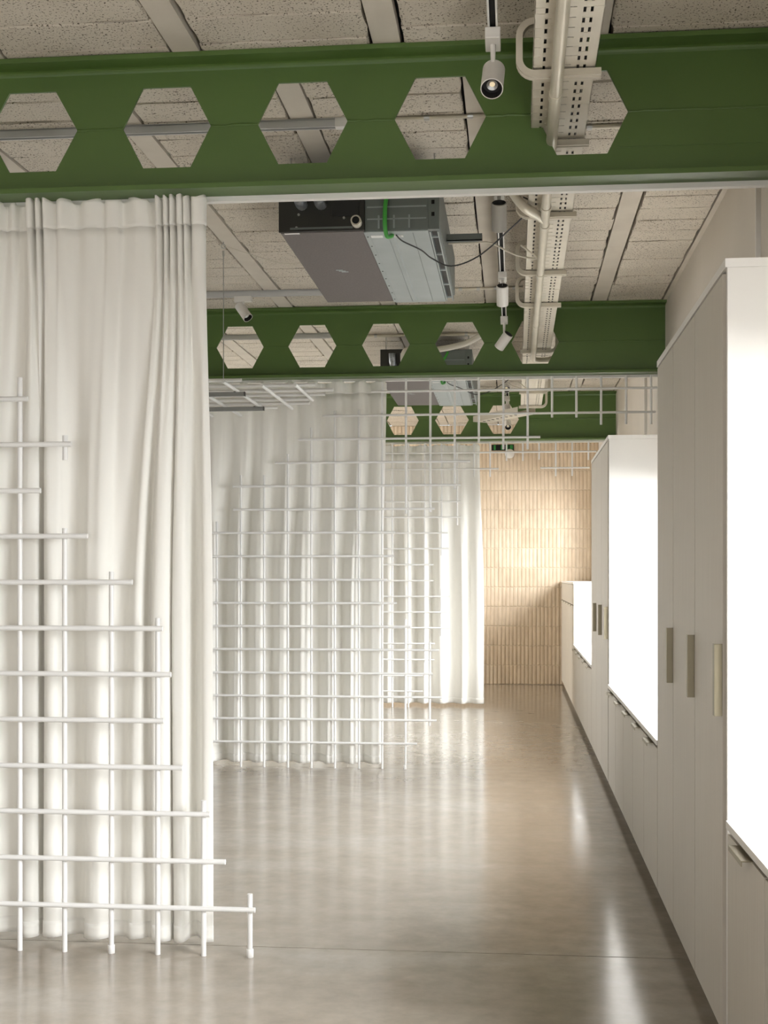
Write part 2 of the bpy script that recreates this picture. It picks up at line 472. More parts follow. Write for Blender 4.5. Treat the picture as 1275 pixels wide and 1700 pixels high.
# ------------------------------------------------------------------ curtain tracks and curtains
def rail(i, label):
    y = YB[i]+.115
    m = MB().box(XL, XW-.03, y, y+.03, ZB-.020, ZB-.0005)
    o = m.build('curtain_rail', 'track_white'); tag(recenter(o), label, 'curtain rail', 'curtain rails under the beams')
rail(0, 'white curtain rail under the nearest green beam')
rail(1, 'white curtain rail under the middle green beam')
rail(2, 'white curtain rail under the farthest green beam')

def curtain(label, yc, top, bot, ztop, zbot, head, seed, rows=64, per=6):
    # top / bot: matched control points (x, depth offset) of the cloth at its heading and at its hem
    A = crom(top, per); B = crom(bot, per); n = len(A); rnd = random.Random(seed)
    ph = [rnd.uniform(0, 6.28) for _ in range(6)]
    root = thing('curtain', label, 'curtain', ((top[0][0]+top[-1][0])/2, yc, zbot), 'white linen curtains')
    def surf(z0, z1, nr, extra, hemlift):
        vs = []; fs = []
        for r in range(nr+1):
            t = r/nr; z = z0+(z1-z0)*t
            f = (ztop-z)/(ztop-zbot)                       # 0 at top, 1 at the hem
            w = min(1, max(0, (f-.03)/.55)); w = w*w*(3-2*w)
            pl = .3+.7*max(0, 1-f/.13) if f > .0 else 1
            for k in range(n):
                x = A[k][0]*(1-w)+B[k][0]*w; d = .75*(A[k][1]*pl*(1-w)+B[k][1]*w)
                s = k/per
                d += .006*math.sin(s*1.3+f*5+ph[0])*f+.004*math.sin(s*2.1-f*9+ph[1])*(1-f)*min(1, f*6)
                x += .004*math.sin(s*.9+f*6+ph[2])*f*(1-(1 if k in (0, n-1) else 0))
                zz = z
                if r == 0 and extra: zz += .006*math.sin(s*1.7+ph[3])-(.012 if d > .0 else 0)*extra
                vs.append((x, yc+d, zz))
        for r in range(nr):
            for k in range(n-1): fs.append((r*n+k, r*n+k+1, (r+1)*n+k+1, (r+1)*n+k))
        m = MB(); m.add(vs, fs); return m
    zh = ztop-head
    m = surf(zh, zbot, rows, 0, 0)
    o = m.build('cloth', 'linen', root, smooth=True)
    md = o.modifiers.new('thickness', 'SOLIDIFY'); md.thickness = .003; md.offset = 0
    # stitched heading band, a little stiffer and proud of the cloth
    h = surf(ztop, zh-.002, 8, 1, 0)
    hb = h.build('heading', 'linen', root, smooth=True)
    md = hb.modifiers.new('thickness', 'SOLIDIFY'); md.thickness = .007; md.offset = 0
    hem = surf(zbot+.06, zbot-.0005, 3, 0, 0)
    he = hem.build('hem', 'linen', root, smooth=True)
    md = he.modifiers.new('thickness', 'SOLIDIFY'); md.thickness = .0055; md.offset = 0
    for ob in (o, hb, he):
        for p in ob.data.polygons: p.use_smooth = True
    return root

YC1 = YB[0]+.05
# (u at heading, depth), (u at hem, depth): folds read from the near curtain, right part; continued to the left out of view
tp = [(-20, .01), (-12, -.02), (0, -.03), (10, .02), (22, -.01), (30, .03), (40, .02), (48, .02), (50, -.05), (56, -.05), (59, .01), (63, .0), (65, -.05), (69, -.04), (71, .02),
      (75, .0), (77, -.05), (82, -.045), (93, .0), (99, -.03), (108, -.03), (128, .015), (145, -.025), (160, -.02), (173, .01), (180, -.02), (195, -.02), (205, .015), (226, -.025), (240, -.022),
      (258, .02), (261, -.03), (265, -.055), (269, -.02), (272, .02), (275, -.04), (279, -.05), (282, .01), (286, -.045), (290, -.03), (295, .02), (298, -.05), (303, -.05), (306, .0), (309, -.05), (313, -.04), (317, .02), (322, -.035), (331, -.045), (339, -.03), (341, .01)]
bt = [(-48, .03), (-40, -.04), (-30, -.05), (-15, -.02), (0, .02), (12, .045), (28, .05), (34, .02), (37, -.035), (48, -.06), (60, -.055), (66, -.03), (67.5, .015), (70, .045), (74, .045),
      (76, .01), (77, -.03), (86, -.05), (98, -.045), (104, -.01), (114, .03), (128, .04), (140, .01), (146, -.04), (156, -.06), (168, -.06), (179, -.035), (186, .005), (200, .02), (211, .01),
      (219, -.025), (228, -.04), (238, -.025), (244, .01), (250, .015), (254, -.02), (258, -.06), (266, -.075), (278, -.07), (286, -.04), (288, -.005), (290, -.03), (293, -.06), (301, -.07), (310, -.06), (313.5, -.02), (316, .03), (323, .05), (332, .01), (341, -.045), (357, -.04)]
def keys(lst, v, Y): return [(onY(u, v, Y).x, d) for u, d in lst]
T1, Bm1 = keys(tp, 360, YC1), keys(bt, 1570, YC1)
xl = T1[0][0]; rr = random.Random(3); k = 0
while xl > -4.2 and k < 60:
    st = rr.uniform(.05, .09); sg = 1 if k % 2 else -1
    xl -= st; T1.insert(0, (xl, sg*.03)); Bm1.insert(0, (Bm1[0][0]-st, sg*.05)); k += 1
ztop1 = onY(250, 330, YC1-.05).z+.014
curtain('nearest white linen curtain with a pleated heading, large on the left side of the picture', YC1, T1, Bm1, ztop1, .028, .105, 11)

def auto_curtain(label, i, ul, ur_t, ur_b, vt, vb, pit, seed, xmin):
    Y = YB[i]+.09
    rnd = random.Random(seed); xr_t, xr_b = onY(ur_t, vt, Y).x, onY(ur_b, vb, Y).x
    top = [(xr_t, .02), (xr_t-.02, -.03), (xr_t-.05, -.03)]; bot = [(xr_b, .01), (xr_b-.015, -.04), (xr_b-.07, -.05)]
    x, xb = xr_t-.07, xr_b-.10
    while x > xmin:
        p = pit*rnd.uniform(.75, 1.3); a = rnd.uniform(.06, .10)
        dt = rnd.uniform(.03, .055)
        for q, dd in ((.12, .3), (.28, 1), (.45, .9), (.56, .1), (.66, -.8), (.84, -1), (.96, -.5)):
            top.append((x-p*q, dt*dd*(1 if q < .5 else .8))); bot.append((xb-p*q, a*dd))
        x -= p; xb -= p
    top.reverse(); bot.reverse()
    return curtain(label, Y, top, bot, onY(ur_t, vt, Y).z, .03, .085, seed, rows=40, per=4)
auto_curtain('second white linen curtain, hanging in the middle behind the large rod screen', 1, 340, 641, 634, 632.5, 1268, .172, 21, -4.2)
auto_curtain('farthest white linen curtain, beside the fluted tiled end wall', 2, 630, 796, 803, 738, 1168, .20, 32, -3.6)

# ------------------------------------------------------------------ rod screens
def screen(label, Y, verts, hors, r, feet, base_uv):
    b = onY(base_uv[0], base_uv[1], Y); t = thing('rod_screen', label, 'rod screen', (b.x, Y, 0), 'white rod screens')
    for u, v0, v1 in verts:
        u2 = u
        if isinstance(u, tuple): u, u2 = u
        a, c = onY(u, v0, Y), onY(u2, v1, Y)
        if a.z > 2.83: a.z = ZB-.022
        x = (a.x+c.x)/2
        if c.z < .02: c.z = .0
        rod(t, (x, Y, c.z), (x, Y, a.z), r, 'upright_rod')
    for v0, u0, u1, sl in hors:
        a, c = onY(u0, v0, Y), onY(u1, v0+sl, Y)
        z = (a.z+c.z)/2
        rod(t, (a.x, Y-r*1.7, z), (c.x, Y-r*1.7, z), r, 'cross_rod')
    for u, v in feet:
        p = onY(u, v, Y); rod(t, (p.x, Y, 0), (p.x, Y, .030), r*1.35, 'foot_sleeve')
    return t
YG1 = onZ(415, 1589, 0).y
v1 = [(33, 627, 1571), (108, 723, 764), (107.5, 877, 1574), (185, 949, 1584), (262, 1026, 1578), (338, 1329, 1584), (415, 1484, 1592), (-44, 560, 1565)]
h1_ = [(664, -70, 49, 0), (739, -70, 121, 0), (815, -70, 70, 1), (889, -70, 148, 3), (965, -70, 222, 3), (1040.5, -70, 272, 4), (1115, -70, 286, 6), (1191, -70, 274, 6), (1267, -70, 305, 8), (1342, -70, 350.5, 10), (1419, -70, 376, 11), (1496, -70, 425, 13)]
screen('nearest white rod screen with stepped edge, standing before the large left curtain', YG1, v1, h1_, .0098, [(185, 1584), (415, 1592)], (33, 1571))
YG2 = onZ(672, 1277, 0).y
v2 = [(360, 866, 1233), (400, 789, 1271), (438.5, 789, 1271), (478, 754, 1271), (517, 710, 1274), (556, 682, 1277), (596, 680, 1273), (634.5, 634, 1273), (674, 628, 853), (673, 1028, 1278), (714.5, 628, 850), (713.5, 1065.6, 1204.5),
      (755, 628, 812), (795, 626, 735), (835.6, 624, 746), (876, 624, 746), (916.5, 624, 693), (957, 624, 693), (998, 623, 705), (1039.5, 623, 704), (1081, 622, 704), (320, 866, 1271)]
h2_ = [(650, 617, 1091, -5), (690, 536, 1088, -5), (729.5, 496, 897, -3), (768.5, 457, 781, -2), (807, 387, 764, -1), (846, 388, 722, -1), (884.5, 300, 656, 0), (923.5, 300, 655, 0), (962.5, 300, 644, 0), (1001, 300, 659, 0), (1039, 300, 681.7, 1),
       (1077, 300, 729, 2), (1116, 300, 718.6, 2), (1154, 300, 733.7, 3), (1192, 300, 725, 3), (1230.5, 300, 692.7, 3)]
screen('large white rod screen in the middle, hung from the middle beam before the second curtain', YG2, v2, h2_, .0085, [(672, 1277)], (556, 1275))
YG3 = YB[2]-.08
v3 = [(651.5, 736, 1174), (678, 736, 1174), (705, 736, 1100), (733, 736, 922), (732, 977, 1056), (759, 736, 872), (787, 736, 792), (813.6, 735, 791.6), (840.8, 735, 765), (868, 735, 765), (895, 735, 763), (922.6, 734, 790.5), (950, 734, 790), (977, 733, 763.5), (625, 736, 1174)]
h3 = [(752.5, 600, 990, -2), (779.5, 600, 828, -.5), (777, 897, 978.6, -.5), (806, 600, 765, 0), (833, 600, 765, 0), (859, 600, 765, 0), (885, 600, 743.5, 0), (911, 600, 745, 0), (937.5, 600, 720, 0), (964, 600, 720, 0), (990, 600, 747, 0), (1016, 600, 747, 0),
      (1042, 600, 746, 0), (1068, 600, 722, .3), (1094.5, 600, 721, .5), (1121, 600, 702, .5), (1147, 600, 702, .5)]
screen('farthest thin white rod screen, hung from the farthest beam before the third curtain', YG3, v3, h3, .0088, [], (651, 1171))

# ------------------------------------------------------------------ cabinets along the right wall
ZP, ZT, ZS = .06, 2.318, .700      # door bottom, tall top, sill top
G = .011
def pull_v(door, y, z0, z1):      # vertical edge pull on a tall door
    m = MB(); x = XC
    m.box(x-.022, x, y-.001, y+.003, z0, z1).box(x-.024, x-.021, y-.001, y+.032, z0, z1)
    return m.build('handle', 'handle', door, bev=.0008)
def pull_h(door, y0, y1, z):
    m = MB(); x = XC
    m.box(x-.024, x+.004, y0, y1, z-.002, z+.001).box(x-.026, x-.0235, y0, y1, z-.014, z+.001)
    return m.build('handle', 'handle', door, bev=.0008)
def tall(label, ya, yb, bounds, zh):
    t = thing('tall_cabinet', label, 'cabinet', (XC+.2, (ya+yb)/2, 0), 'tall cabinets along the window wall')
    xb = XW-.002
    MB().box(XC+.004, xb, ya, ya+.02, ZP, ZT-.026).build('side_panel', 'panel_white', t, bev=.001)
    MB().box(XC+.004, xb, yb-.02, yb, ZP, ZT-.026).build('side_panel', 'panel_white', t, bev=.001)
    MB().box(XC-.002, xb, ya-.001, yb, ZT-.0255, ZT).build('top_panel', 'panel_white', t, bev=.001)
    MB().box(XC+.05, XC+.065, ya+.01, yb-.01, 0, ZP).build('plinth', 'cabinet', t)
    MB().box(XC+.022, xb, ya+.021, yb-.021, ZP, ZT-.027).build('carcass', 'cabinet', t)
    for a, b in zip(bounds, bounds[1:]):
        d = MB().box(XC, XC+.019, a+G/2, b-G/2, ZP+.002, ZT-.032).build('door', 'cabinet', t, bev=.0012)
        pull_v(d, a+.006, zh[0], zh[1])
    return t
def bd(us): return [onX(u, 1400, XC).y for u in us]
b_ = bd([1200, 1153.4, 1117.5]); tall('nearest tall greige cabinet with three doors, on the right', T1A, T1B, [b_[0], b_[1], b_[2], T1B-.004], (onX(1113, 1131, XC).z, onX(1113, 1041, XC).z))
w = (T2B-T2A-.05)/3
tall('farther tall greige cabinet with three doors, between the bright window niches', T2A, T2B, [T2A+.045+w*k for k in range(3)]+[T2B-.004], (onX(1113, 1131, XC).z, onX(1113, 1041, XC).z))
def base_row(ya, yb, n, ordn, where, g):
    w = (yb-ya)/n
    for k in range(n):
        b, a = yb-w*k, yb-w*(k+1)
        t = thing('base_cabinet', 'low greige base cabinet, %s from the far end, %s' % (ordn[k], where), 'cabinet', (XC+.2, (a+b)/2, 0), g)
        MB().box(XC+.022, XW-.002, a+.001, b-.001, ZP, ZS-.034).build('carcass', 'cabinet', t)
        MB().box(XC+.05, XC+.065, a, b, 0, ZP).build('plinth', 'cabinet', t)
        d = MB().box(XC, XC+.019, a+G/2, b-G/2, ZP+.002, ZS-.036).build('door', 'cabinet', t, bev=.0012)
        pull_h(d, (a+b)/2-.10, (a+b)/2+.10, ZS-.035)
OR = ['first', 'second', 'third', 'fourth', 'fifth', 'sixth']
base_row(T1B+.002, T2A-.002, 5, OR, 'under the middle window niche', 'base cabinets under the middle window')
base_row(T2B+.002, LWA-.002, 5, OR, 'under the far window niche', 'base cabinets under the far window')
bw = onX(1267, 1480, XC).y
base_row(T1A-(T1A-bw)*5, T1A-.022, 5, OR, 'under the near window niche', 'base cabinets under the near window')
def top(label, ya, yb):
    m = MB().box(XC-.004, XG-.005, ya, yb, ZS-.022, ZS)
    tag(recenter(m.build('worktop', 'panel_white', bev=.0015)), label, 'worktop', 'white worktops in the window niches')
# worktop ends trimmed to the wall openings: deep part runs into the window reveal
def worktop(label, ya, yb, wa, wb):
    m = MB().prism([(XC-.004, ya), (XW-.001, ya), (XW-.001, yb), (XC-.004, yb)], 'z', ZS-.022, ZS+.0195)
    m.v = [(x, y, z if z < ZS else ZS) for x, y, z in m.v]
    tag(recenter(m.build('worktop', 'panel_white', bev=.0012)), label, 'worktop', 'white worktops in the window niches')
worktop('white worktop in the middle window niche between the two tall cabinets', T1B+.001, T2A-.001, 0, 0)
worktop('white worktop in the far window niche, ending at the low cabinet', T2B+.001, LWA-.001, 0, 0)
worktop('white worktop in the near window niche at the right edge', T1A-(T1A-bw)*5, T1A-.021, 0, 0)
# low cabinet at the end wall
ZL = onX(952, 966.5, XC).z
t = thing('low_cabinet', 'chest high greige cabinet with small pulls, against the tiled end wall', 'cabinet', (XC+.2, (LWA+YW)/2, 0))
ye = YW-.03
MB().box(XC+.004, XW-.002, LWA, LWA+.02, ZP, ZL-.022).build('side_panel', 'panel_white', t, bev=.001)
MB().box(XC-.002, XW-.002, LWA-.001, ye, ZL-.0215, ZL).build('top_panel', 'panel_white', t, bev=.001)
MB().box(XC+.05, XC+.065, LWA, ye, 0, ZP).build('plinth', 'cabinet', t)
MB().box(XC+.022, XW-.002, LWA+.021, ye, ZP, ZL-.023).build('carcass', 'cabinet', t)
w = (ye-LWA)/5
for k in range(5):
    a, b = LWA+w*k, LWA+w*(k+1)
    d = MB().box(XC, XC+.019, a+G/2, b-G/2, 1.105, ZL-.026).build('flap', 'cabinet', t, bev=.001)
    MB().box(XC, XC+.019, a+G/2, b-G/2, ZP+.002, 1.098).build('door', 'cabinet', t, bev=.001)
    pull_h(d, a+.08, a+.2, 1.104)

# ------------------------------------------------------------------ cable tray, brackets, conduit
XT0, XT1, ZTY = onZ(889, 2, 3.07).x, onZ(1006, 2, 3.07).x, 3.07
def tray_mesh(y0, y1, m=None, X0=XT0, X1=XT1):
    # perforated bottom: grid of strips with real slots left open
    w = X1-X0; m = MB()
    xs = [0, .10, .150, .192, .24, .27, .40, .60, .695, .737, .80, .842, 1]
    slot = {2: 0, 4: None, 8: 0, 10: 1}
    y = y0; row = 0; p = .072
    x = [X0+w*q for q in xs]
    ylines = []
    while y < y1:
        for (a, b, kind) in ((0, .5, 's'), (.5, .92, 'n'), (.92, 1.0, 'r')):
            ya, yb = y+p*a, min(y+p*b, y1)
            if yb <= ya: continue
            for k in range(len(xs)-1):
                if kind == 's' and k in (2, 8, 10): continue
                if kind == 'r' and k in (6,): continue
                m.add([(x[k], ya, ZTY), (x[k+1], ya, ZTY), (x[k+1], yb, ZTY), (x[k], yb, ZTY)], [(0, 1, 2, 3)])
        y += p; row += 1
    return m
def tray(y0, y1, label):
    t = thing('cable_tray', label, 'cable tray', ((XT0+XT1)/2, (y0+y1)/2, ZTY), 'perforated cable trays')
    m = tray_mesh(y0, y1)
    o = m.build('perforated_bottom', 'tray', t); md = o.modifiers.new('t', 'SOLIDIFY'); md.thickness = .0015; md.offset = 1
    for x in (XT0, XT1):
        s = 1 if x == XT0 else -1
        MB().box(min(x, x+s*.0015), max(x, x+s*.0015), y0, y1, ZTY, ZTY+.06).box(min(x, x+s*.012), max(x, x+s*.012), y0, y1, ZTY+.06, ZTY+.062).build('side_wall', 'tray', t)
    for k in range(9):
        xx = XT0+.022+(XT1-XT0-.044)*k/8; rnd = random.Random(k)
        path = [(xx+rnd.uniform(-.004, .004), y, ZTY+.014+(k % 2)*.004) for y in [y0+(y1-y0)*q/12 for q in range(13)]]
        MB().tube(path, .0115, 8).build('cable', 'black', t, smooth=True)
    return t
tray(2.9, YB[0]+.62, 'perforated beige cable tray before and through the nearest green beam')
tray(YB[0]+.64, YB[1]+.5, 'perforated beige cable tray running between the nearest and middle beams')
tray(YB[1]+.52, 12.9, 'perforated beige cable tray beyond the middle beam')
# skew tray passing through the farthest beam
ang = math.radians(33)
def skew():
    cx_, cy_ = .12, 12.95; L = .85
    t = thing('cable_tray', 'short skewed cable tray entering an opening of the farthest beam', 'cable tray', (cx_, cy_, ZTY-.05), 'perforated cable trays')
    d = Vector((-math.sin(ang), math.cos(ang), 0)); n = Vector((d.y, -d.x, 0)); b = Vector((cx_, cy_, ZTY-.05)); hw = .105
    m = MB(); q = [b-n*hw, b+n*hw, b+n*hw+d*L, b-n*hw+d*L]
    m.add(q+[p+Vector((0, 0, .002)) for p in q], [(0, 1, 2, 3), (7, 6, 5, 4), (0, 4, 5, 1), (1, 5, 6, 2), (2, 6, 7, 3), (3, 7, 4, 0)]); m.build('tray_bottom', 'tray', t)
    for s in (-1, 1):
        q = [b+n*hw*s, b+n*hw*s+d*L]; w = n*.002*-s; up = Vector((0, 0, .06))
        vs = [q[0], q[1], q[1]+up, q[0]+up]; vs += [v+w for v in vs]
        MB().add(vs, [(0, 1, 2, 3), (7, 6, 5, 4), (0, 4, 5, 1), (1, 5, 6, 2), (2, 6, 7, 3), (3, 7, 4, 0)]).build('side_wall', 'tray', t)
    for k in range(9):
        p = b+d*(.06+.085*k)-n*.05; e = p+n*.03
        MB().tube([p-Vector((0, 0, .001)), e-Vector((0, 0, .001))], .004, 6).build('slot', 'void', t)
skew()
def bracket(y, label, mir=False, short=False):
    # bent channel: hangs from the ceiling, wraps round the tray and carries it
    zb, zt = ZTY-.018, ZTY+.155
    xl, xr = XT0-.045, XT1+.018
    if mir: xl, xr = XT1+.045, XT0-.018
    s = -1 if mir else 1; r = .05
    pts = [(xr, zb)]
    pts += [(xl+s*r-s*r*math.sin(a), zb+r-r*math.cos(a)) for a in [k*math.pi/12 for k in range(7)]]
    pts += [(xl+s*r-s*r*math.cos(a), zt-r+r*math.sin(a)) for a in [k*math.pi/12 for k in range(7)]]
    pts += [(xl+s*.17, zt)]
    t = thing('tray_bracket', label, 'bracket', ((xl+xr)/2, y, zb-.01), 'bent channel brackets of the cable tray')
    m = MB(); hw = .019
    # channel section swept along the path
    sec = [(-hw, -.011), (-hw*.35, -.011), (-hw*.25, -.007), (hw*.25, -.007), (hw*.35, -.011), (hw, -.011), (hw, .011), (hw-.006, .011), (hw-.006, -.003), (-hw+.006, -.003), (-hw+.006, .011), (-hw, .011)]
    n = len(pts); k = len(sec); vs = []
    for i in range(n):
        a = Vector(pts[max(i-1, 0)]); b = Vector(pts[min(i+1, n-1)]); d = (b-a).normalized(); nn = Vector((-d.y, d.x))*(-s)
        for q, h in sec: vs.append((pts[i][0]+nn.x*h, y+q, pts[i][1]+nn.y*h))
    fs = [(i*k+j, i*k+(j+1) % k, (i+1)*k+(j+1) % k, (i+1)*k+j) for i in range(n-1) for j in range(k)]+[tuple(range(k)), tuple(range((n-1)*k, n*k))]
    m.add(vs, fs); m.build('channel', 'bracket', t, smooth=True)
    for q in (.06, .15): MB().tube([(xl+s*q, y, zt-.012), (xl+s*q, y, ZC+.004)], .005, 8).build('hanger_rod', 'bracket', t)
    return t
for v, lb in ((128, 'bent channel tray bracket in front of the nearest beam'), (228, 'bent channel tray bracket seen through the last opening of the nearest beam'),
              (361, 'bent channel tray bracket beside the conduit branch'), (456, 'middle bent channel tray bracket between the nearest and middle beams'),
              (509, 'bent channel tray bracket just before the middle beam')):
    y = onZ(900, v, ZTY-.025).y
    if v == 228: y = YB[0]+.23
    bracket(y, lb)
bracket(YB[1]+.22, 'mirrored tray bracket seen through the last opening of the middle beam', True)
bracket(onZ(880, 652, ZTY-.02).y, 'mirrored tray bracket beyond the middle beam, nearer one', True)
bracket(onZ(880, 676, ZTY-.02).y, 'mirrored tray bracket beyond the middle beam, farther one', True)
# conduit under the tray
ZPI = ZTY-.050; XP = onZ(923, 150, ZPI).x; RP = .0205
t = thing('conduit_pipe', 'beige conduit pipe running under the cable tray with an angled branch', 'pipe', (XP, 6, ZPI), None)
MB().tube([(XP, 2.9, ZPI), (XP, YB[1]+.32, ZPI)], RP, 16).build('pipe', 'pipe', t, smooth=True)
for v in (160, 345, 375, 455, 540):
    y = onZ(910, v, ZPI).y; MB().tube([(XP, y-.03, ZPI), (XP, y+.03, ZPI)], RP+.0025, 16).build('coupling', 'pipe', t, smooth=True)
pa, pb = onZ(905, 366, ZPI), onZ(868, 328, ZPI+.05)
p1 = Vector((XP, pa.y, ZPI)); p2 = Vector((XT0-.02, pa.y-.16, ZPI+.02)); p3 = Vector((XT0-.07, pa.y-.20, ZPI+.08)); p4 = Vector((XT0-.075, pa.y-.20, ZC-.001))
MB().tube(crom([p1, p1.lerp(p2, .6), p2, p3, p3.lerp(p4, .3), p4], 5), RP, 14).build('branch', 'pipe', t, smooth=True)
MB().tube([p1.lerp(p2, .55), p1.lerp(p2, .85)], RP+.003, 14).build('coupling', 'pipe', t, smooth=True)
xe = XP; ye_ = YB[1]+.32
MB().tube(crom([(xe, ye_-.02, ZPI), (xe+.01, ye_+.05, ZPI), (xe+.06, ye_+.09, ZPI), (xe+.14, ye_+.10, ZPI+.01), (xe+.20, ye_+.08, ZPI+.05), (xe+.22, ye_+.06, ZPI+.13), (xe+.22, ye_+.05, ZC-.001)], 4), RP, 12).build('elbow', 'pipe', t, smooth=True)

# ------------------------------------------------------------------ track lights
ZTR = 3.235; XTR = onZ(832, 400, ZTR).x
def ltrack(y0, y1, label, x=XTR, z=ZTR, hang=True):
    t = thing('light_track', label, 'light track', (x, (y0+y1)/2, z), 'white lighting tracks')
    m = MB(); w = .017
    m.box(x-w, x-w+.007, y0, y1, z, z+.032).box(x+w-.007, x+w, y0, y1, z, z+.032).box(x-w, x+w, y0, y1, z+.026, z+.033)
    m.build('profile', 'track_white', t, bev=.0008)
    MB().box(x-w+.0075, x+w-.0075, y0+.002, y1-.002, z+.012, z+.0255).build('conductor_slot', 'void', t)
    n = max(2, int((y1-y0)/1.2))
    for k in range(n):
        yy = y0+.15+(y1-y0-.3)*k/(n-1); MB().tube([(x, yy, z+.033), (x, yy, ZC+.006)], .0025, 6).build('suspension', 'steel', t)
    return t
def spot(x, y, z, dirv, label, mat='spot_white', r=.036, L=.115, along='y', drop=.085):
    t = thing('spotlight', label, 'spotlight', (x, y, z), 'track spotlights')
    hl, hw = .06, .016
    if along == 'y': MB().box(x-hw-.010, x+hw+.010, y-hl, y+hl, z-.038, z-.0005).build('adapter', mat, t, bev=.003)
    else: MB().box(x-hl, x+hl, y-hw-.004, y+hw+.004, z-.038, z-.0005).build('adapter', mat, t, bev=.003)
    d = Vector(dirv).normalized(); c = Vector((x, y, z-.04-drop))
    side = d.cross(Vector((0, 0, 1)))
    side = side.normalized() if side.length > .1 else Vector((1, 0, 0))
    MB().tube([(x, y, z-.036), (x, y, z-.036-drop*.45), tuple(c+Vector((0, 0, .012)))], [.010, .008, .0075], 8).build('arm', mat, t, smooth=True)
    a, b = c-d*L*.45, c+d*L*.55
    # hollow head: outer wall, rim, dark recess
    n = 28; m = MB(); up = side.cross(d).normalized()
    def ring(p, rr): return [p+(side*math.cos(2*math.pi*k/n)+up*math.sin(2*math.pi*k/n))*rr for k in range(n)]
    rings = [ring(a, r-.004), ring(a+d*.003, r), ring(b, r), ring(b, r-.003), ring(b-d*.03, r-.005)]
    vs = [v for q in rings for v in q]
    m.add(vs, [(i*n+k, i*n+(k+1) % n, (i+1)*n+(k+1) % n, (i+1)*n+k) for i in range(3) for k in range(n)])
    h = m.build('head', mat, t, smooth=True)
    m = MB(); m.add(rings[3]+rings[4], [(k, (k+1) % n, n+(k+1) % n, n+k) for k in range(n)]+[tuple(range(n, 2*n))]); m.build('anti_glare_recess', 'black', h)
    m = MB(); m.add(ring(a-d*.0005, r-.004)+ring(a+d*.012, r-.012), [(k, (k+1) % n, n+(k+1) % n, n+k) for k in range(n)]+[tuple(range(n, 2*n))]); m.build('heat_sink', 'black', h)
    q = b-d*.022
    m = MB(); m.add(ring(q, .019)+ring(q-d*.006, .009), [(k, (k+1) % n, n+(k+1) % n, n+k) for k in range(n)]); m.build('reflector', 'steel', h, smooth=True)
    m = MB(); m.add(ring(q-d*.0055, .0092), [tuple(range(n))]); m.build('light_chip', 'lamp_chip', h)
    return t
yA = onZ(821, 62, ZTR).y
ltrack(2.9, yA+.02, 'white lighting track before the nearest beam, left of the cable tray')
spot(XTR, yA-.03, ZTR, (-.05, -.62, -.78), 'white track spotlight before the nearest beam, lens facing the viewer', r=.038, L=.12, drop=.11)
ltrack(YB[0]+.35, YB[1]-.06, 'white lighting track between the nearest and middle beams')
spot(XTR, 6.15, ZTR, (0, .62, -.78), 'grey track spotlight just behind the nearest beam, turned away', 'spot_grey', r=.036, L=.135, drop=.085)
spot(XTR, 7.88, ZTR, (0, .60, -.8), 'white track spotlight midway between the nearest and middle beams', r=.036, L=.125, drop=.085)
spot(XTR, 9.22, ZTR, (-.55, .45, -.70), 'white tilted track spotlight hanging before the middle beam', r=.036, L=.125, drop=.12)
ltrack(YB[1]+.4, YB[2]-.05, 'white lighting track between the middle and farthest beams')
for v, lb in ((645, 'nearest'), (683, 'middle'), (708, 'farthest')):
    y = onZ(841, v, ZTR-.15).y
    spot(XTR, y, ZTR, (.02, -.75, -.6), 'white track spotlight with lens facing the viewer behind the middle beam, %s of three' % lb, r=.036, L=.12)
ltrack(YB[2]+.3, 16.3, 'white lighting track beyond the farthest beam')
# cross tracks on the ceiling
def xtrack(x0, x1, y, label):
    t = thing('light_track', label, 'light track', ((x0+x1)/2, y, ZC-.04), 'white lighting tracks')
    z = ZC-.038
    MB().box(x0, x1, y-.018, y-.010, z, z+.034).box(x0, x1, y+.010, y+.018, z, z+.034).box(x0, x1, y-.018, y+.018, z+.030, z+.0385).build('profile', 'grey_track' if 'grey_track' in MATS else 'track_white', t, bev=.0008)
    MB().box(x0+.002, x1-.002, y-.0095, y+.0095, z+.01, z+.029).build('conductor_slot', 'black', t)
    MB().box(x1-.004, x1+.05, y-.02, y+.02, z-.002, z+.0385).build('feed_end', 'track_white', t, bev=.001)
y1 = onZ(277, 219, ZC-.03).y
xtrack(-4.6, onZ(560, 213, ZC-.03).x, y1, 'white cross track seen through the left openings of the nearest beam')
y2 = onZ(440, 490, ZC-.03).y
xtrack(-4.6, onZ(560, 490, ZC-.03).x, y2, 'white cross track just before the middle beam, left of the ceiling unit')
spot(onZ(405, 497, ZC-.05).x, y2, ZC-.036, (.52, -.30, -.72), 'white tilted spotlight on the cross track above the hanging rod canopy', along='x', r=.034, L=.13, drop=.06)
xtrack(-4.6, onZ(572, 561, ZC-.03).x, onZ(520, 560, ZC-.03).y, 'white cross track seen through the openings of the middle beam')
